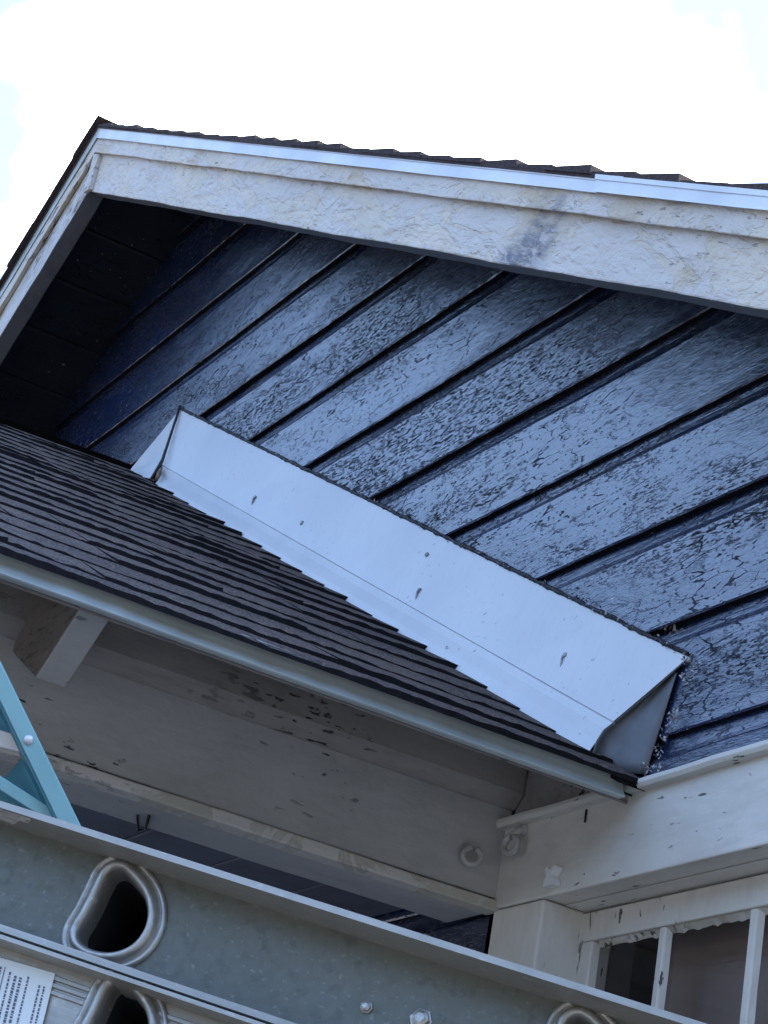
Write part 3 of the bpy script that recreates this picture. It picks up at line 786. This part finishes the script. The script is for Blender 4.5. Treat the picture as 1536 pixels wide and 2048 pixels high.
def offs(pts, d_):
    n_ = len(pts); r_ = []
    area = sum(pts[i].x*pts[(i+1) % n_].y - pts[(i+1) % n_].x*pts[i].y for i in range(n_)); s_ = 1 if area > 0 else -1
    for i in range(n_):
        t_ = (pts[(i+1) % n_] - pts[i-1]).normalized(); r_.append(pts[i] + Vector((t_.y, -t_.x, 0))*d_*s_)
    return r_
cB = Lp((1185, 2062), 0); step = cB.x - cA.x
def rail(vtop, height, w0, fd, u0, u1, holes, web_mat, name, hscale=1.0, ribs=(), sgn=1, parent=None):
    """C rail: web at w0, flanges of depth fd towards sgn*w"""
    b = MB(); th = .0024
    for (va, vb) in ((vtop-th, vtop), (vtop-height, vtop-height+th)):
        ws = (w0 - sgn*.001, w0 + sgn*fd)
        lip = .0015 if va > vtop-.01 else -.0015
        b.rings([[(u, va, ws[0]), (u, vb, ws[0]), (u, vb, ws[1]), (u, va-(lip if lip > 0 else 0), ws[1]), (u, va-(lip if lip > 0 else 0), ws[1]-sgn*.003), (u, va, ws[1]-sgn*.0045)] for u in [u0 + (u1-u0)*i/30 for i in range(31)]])
    for rv in ribs:
        xs = sorted([u0, u1] + [h.x - .017 for h in holes] + [h.x + .017 for h in holes])
        for ua, ub in zip(xs[::2], xs[1::2]):
            b.rings([[(u, vtop-rv-.0016, w0+sgn*.0002), (u, vtop-rv-.0010, w0+sgn*.0014), (u, vtop-rv+.0010, w0+sgn*.0014), (u, vtop-rv+.0016, w0+sgn*.0002)] for u in (ua, ub)])
    fo = lpart(b, name, M_alu2, parent)
    # web with a hole for every rung
    bm = bmesh.new(); vtx = [bm.verts.new((u, v, w0)) for u, v in ((u0, vtop-.001), (u1, vtop-.001), (u1, vtop-height+.001), (u0, vtop-height+.001))]
    ed = [bm.edges.new((vtx[i], vtx[(i+1) % 4])) for i in range(4)]
    for h_ in holes:
        L_ = [bm.verts.new((h_.x + p.x, h_.y + p.y, w0)) for p in offs([q*hscale for q in shape], .004)]
        ed += [bm.edges.new((L_[i], L_[(i+1) % len(L_)])) for i in range(len(L_))]
    bmesh.ops.triangle_fill(bm, use_beauty=True, use_dissolve=False, edges=ed)
    me = bpy.data.meshes.new('rail_web'); bm.to_mesh(me); bm.free(); me.materials.append(web_mat)
    o = bpy.data.objects.new('rail_web', me); COL.objects.link(o); o.parent = fo
    return fo
U0, U1 = (-1.5, .8) if su > 0 else (-.8, 1.5)
holes1 = [Vector((cA.x + step*i, cA.y, 0)) for i in (-1, 0, 1, 2)]
GAP = .40
rail1 = rail(vt1, RH, 0., FD, U0, U1, holes1, M_alu, 'side_rail')
rail(vt1, RH, -GAP, FD, U0, U1, [], M_alu, 'side_rail', sgn=-1)
hole2 = [(1110,560),(1250,545),(1340,640),(1440,780),(1500,900),(1520,1050),(1440,1200),(1250,1280),(1000,1260),(860,1150),(900,1000),(980,820),(1050,650)]
hole2 = [(x/5.12, 1880+y/5.12) for x, y in hole2]
h2 = [Lp(p, W2) for p in hole2]; c2 = sum(h2, Vector())/len(h2)
holes2 = [Vector((c2.x + step*1.0*i, c2.y, 0)) for i in (-1, 0, 1, 2)]
rail2 = rail(vt2, .070, W2, FD2, U0, U1, holes2, M_alu2, 'side_rail', .95, ribs=(.0165, .0205, .0245))
rail(vt2, .070, -GAP-W2, FD2, U0, U1, [], M_alu2, 'side_rail', .95, sgn=-1)
def rung(c, w0, sc_, far):
    S_ = [q*sc_ for q in shape]
    b = MB(); rows = []
    for d_, w_ in ((.0128, .0004), (.0122, .0026), (.0102, .0032), (.0092, .0008), (.0084, .0008), (.0076, .0042), (.0062, .0060), (.0044, .0070), (.0028, .0060), (.0016, .0030), (.0014, -.002), (.0008, -.012), (.0, -.03), (0, -far*.5), (0, -far)):
        rows.append([Vector((c.x + p.x, c.y + p.y, w0 + w_)) for p in offs(S_, d_)])
    b.rings(rows, caps=False, smooth=True)
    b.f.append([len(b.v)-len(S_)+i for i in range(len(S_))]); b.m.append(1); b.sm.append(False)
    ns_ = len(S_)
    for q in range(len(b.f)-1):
        if q//ns_ >= 11: b.m[q] = 1  # tube inside coloured near black for the shade in the hollow
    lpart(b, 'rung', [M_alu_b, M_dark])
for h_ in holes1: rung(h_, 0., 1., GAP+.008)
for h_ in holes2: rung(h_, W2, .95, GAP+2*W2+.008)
b = MB(); b.prism([onplane(p, LV, LO + LV*(vt1-.0027)) for p in ((-40, 1592), (10, 1617), (45, 1627), (64, 1634), (58, 1646), (40, 1640), (28, 1648), (8, 1640), (-40, 1628))], -LV*.0004)
b.v = [tuple((Vector(v) - LO).dot(ax) for ax in (LU, LV, LW)) for v in b.v]
lpart(b, 'paint_splash', M_cream, rail1)
# rivet and bolt on the upper rail
def rivet(px, py, r_, h_, name, parent, w_=0., n_=12):
    c = Lp((px, py), w_); b = MB()
    b.rings([[(c.x + math.cos(2*math.pi*a/n_)*q, c.y + math.sin(2*math.pi*a/n_)*q, w_ + z) for a in range(n_)] for q, z in ((r_*1.25, .0003), (r_*1.2, .001), (r_, .0012), (r_*.95, h_*.8), (r_*.5, h_), (r_*.05, h_))], smooth=False)
    lpart(b, name, M_alu_b, parent)
rivet(733, 2015, .0030, .004, 'rivet', rail1, n_=7); rivet(842, 2040, .0055, .0055, 'bolt', rail1, n_=6)
# label with unreadable small print
wl = W2 + .0022
q = [Lp((-120, 1880), wl), Lp((110, 1947), wl), Lp((62, 2140), wl), Lp((-170, 2070), wl)]
b = MB(); b.rings([[Vector((p.x, p.y, p.z-.0006)) for p in q], q]); lab = lpart(b, 'label', M_paper, rail2)
b = MB(); e1 = (q[1]-q[0]); e2 = (q[3]-q[0]); rnd = random.Random(9)
colx = [.13, .20, .27, .36, .42, .50, .555, .64, .69, .735, .795, .90, .94]
for cx_ in colx:
    t = rnd.uniform(.08, .14) if cx_ < .87 else .16
    end = .93 if cx_ < .87 else .55
    big = .011 if cx_ in (.27, .69, .735) else .0075
    while t < end:
        ln = rnd.uniform(.012, .035)
        a_ = [(cx_-big, t), (cx_+big, t), (cx_+big, t+ln), (cx_-big, t+ln)]
        b.add([q[0] + e1*s_ + e2*t_ + Vector((0, 0, .0003)) for s_, t_ in a_], [(0, 1, 2, 3)])
        t += ln + rnd.uniform(.006, .014)
a_ = [(.585, .08), (.592, .08), (.592, .95), (.585, .95)]
b.add([q[0] + e1*s_ + e2*t_ + Vector((0, 0, .0003)) for s_, t_ in a_], [(0, 1, 2, 3)])
lpart(b, 'small_print', M_ink, rail2, fix=False)

# ---------------------------------------------------------------- teal stepladder behind it
SD = 2.25
SO = CAM + ray(75, 1490).normalized()*SD
SW = (CAM - SO).normalized()
SU = (RX - SW*RX.dot(SW)).normalized(); SV = SW.cross(SU).normalized()
SM = Matrix(((SU.x, SV.x, SW.x, SO.x), (SU.y, SV.y, SW.y, SO.y), (SU.z, SV.z, SW.z, SO.z), (0, 0, 0, 1)))
stepl = empty('stepladder', SO, 'teal fibreglass stepladder with pale bars at the left edge below the porch eave', 'stepladder')
stepl.matrix_world = SM
def Sp(p, w_=0.):
    q = onplane(p, SW, SO + SW*w_) - SO; return Vector((q.dot(SU), q.dot(SV), w_))
def spart(b, name, mat, parent=None, **k):
    o = b.build(name, mat, **k); o.parent = parent or stepl; return o
def bar(b, pts, th, w_=0.):
    p = [Sp(q, w_) for q in pts]; b.rings([p, [v - Vector((0, 0, th)) for v in p]])
b = MB(); P0, P1, P2, P3 = [Sp(q_) for q_ in ((-250, 895), (-250, 810), (259, 1850), (215, 1856))]
zl = lambda p: SO.z + p.x*SU.z + p.y*SV.z + p.z*SW.z
P2 = P1 + (P2-P1)*(zl(P1)/(zl(P1)-zl(P2))); P3 = P0 + (P3-P0)*(zl(P0)/(zl(P0)-zl(P3)))
p = [P0, P1, P2, P3]; b.rings([p, [v - Vector((0, 0, .004)) for v in p]]); fr_ = spart(b, 'front_rail', M_teal, bevel=.0012)
# web of the channel, folding back from the left edge of the flange
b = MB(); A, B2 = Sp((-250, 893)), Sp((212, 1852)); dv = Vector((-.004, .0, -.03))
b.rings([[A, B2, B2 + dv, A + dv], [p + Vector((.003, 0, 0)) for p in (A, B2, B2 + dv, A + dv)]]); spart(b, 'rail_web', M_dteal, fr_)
n_ = 12; c = Sp((57, 1480)); b = MB()
b.rings([[(c.x + math.cos(2*math.pi*a/n_)*r_, c.y + math.sin(2*math.pi*a/n_)*r_, z) for a in range(n_)] for r_, z in ((.0052, .0002), (.005, .0015), (.003, .003), (.0003, .0033))], smooth=True)
spart(b, 'rivet', M_alu_w, fr_)
b = MB(); bar(b, [(-260, 1385), (32, 1469), (50, 1508), (-270, 1424)], .010, -.02); spart(b, 'spreader_bar', M_alu_w, bevel=.001)
b = MB(); bar(b, [(-330, 1340), (-330, 1370), (160, 1682), (170, 1660)], .004, -.012); rr_ = spart(b, 'rear_rail', M_teal, bevel=.0012)
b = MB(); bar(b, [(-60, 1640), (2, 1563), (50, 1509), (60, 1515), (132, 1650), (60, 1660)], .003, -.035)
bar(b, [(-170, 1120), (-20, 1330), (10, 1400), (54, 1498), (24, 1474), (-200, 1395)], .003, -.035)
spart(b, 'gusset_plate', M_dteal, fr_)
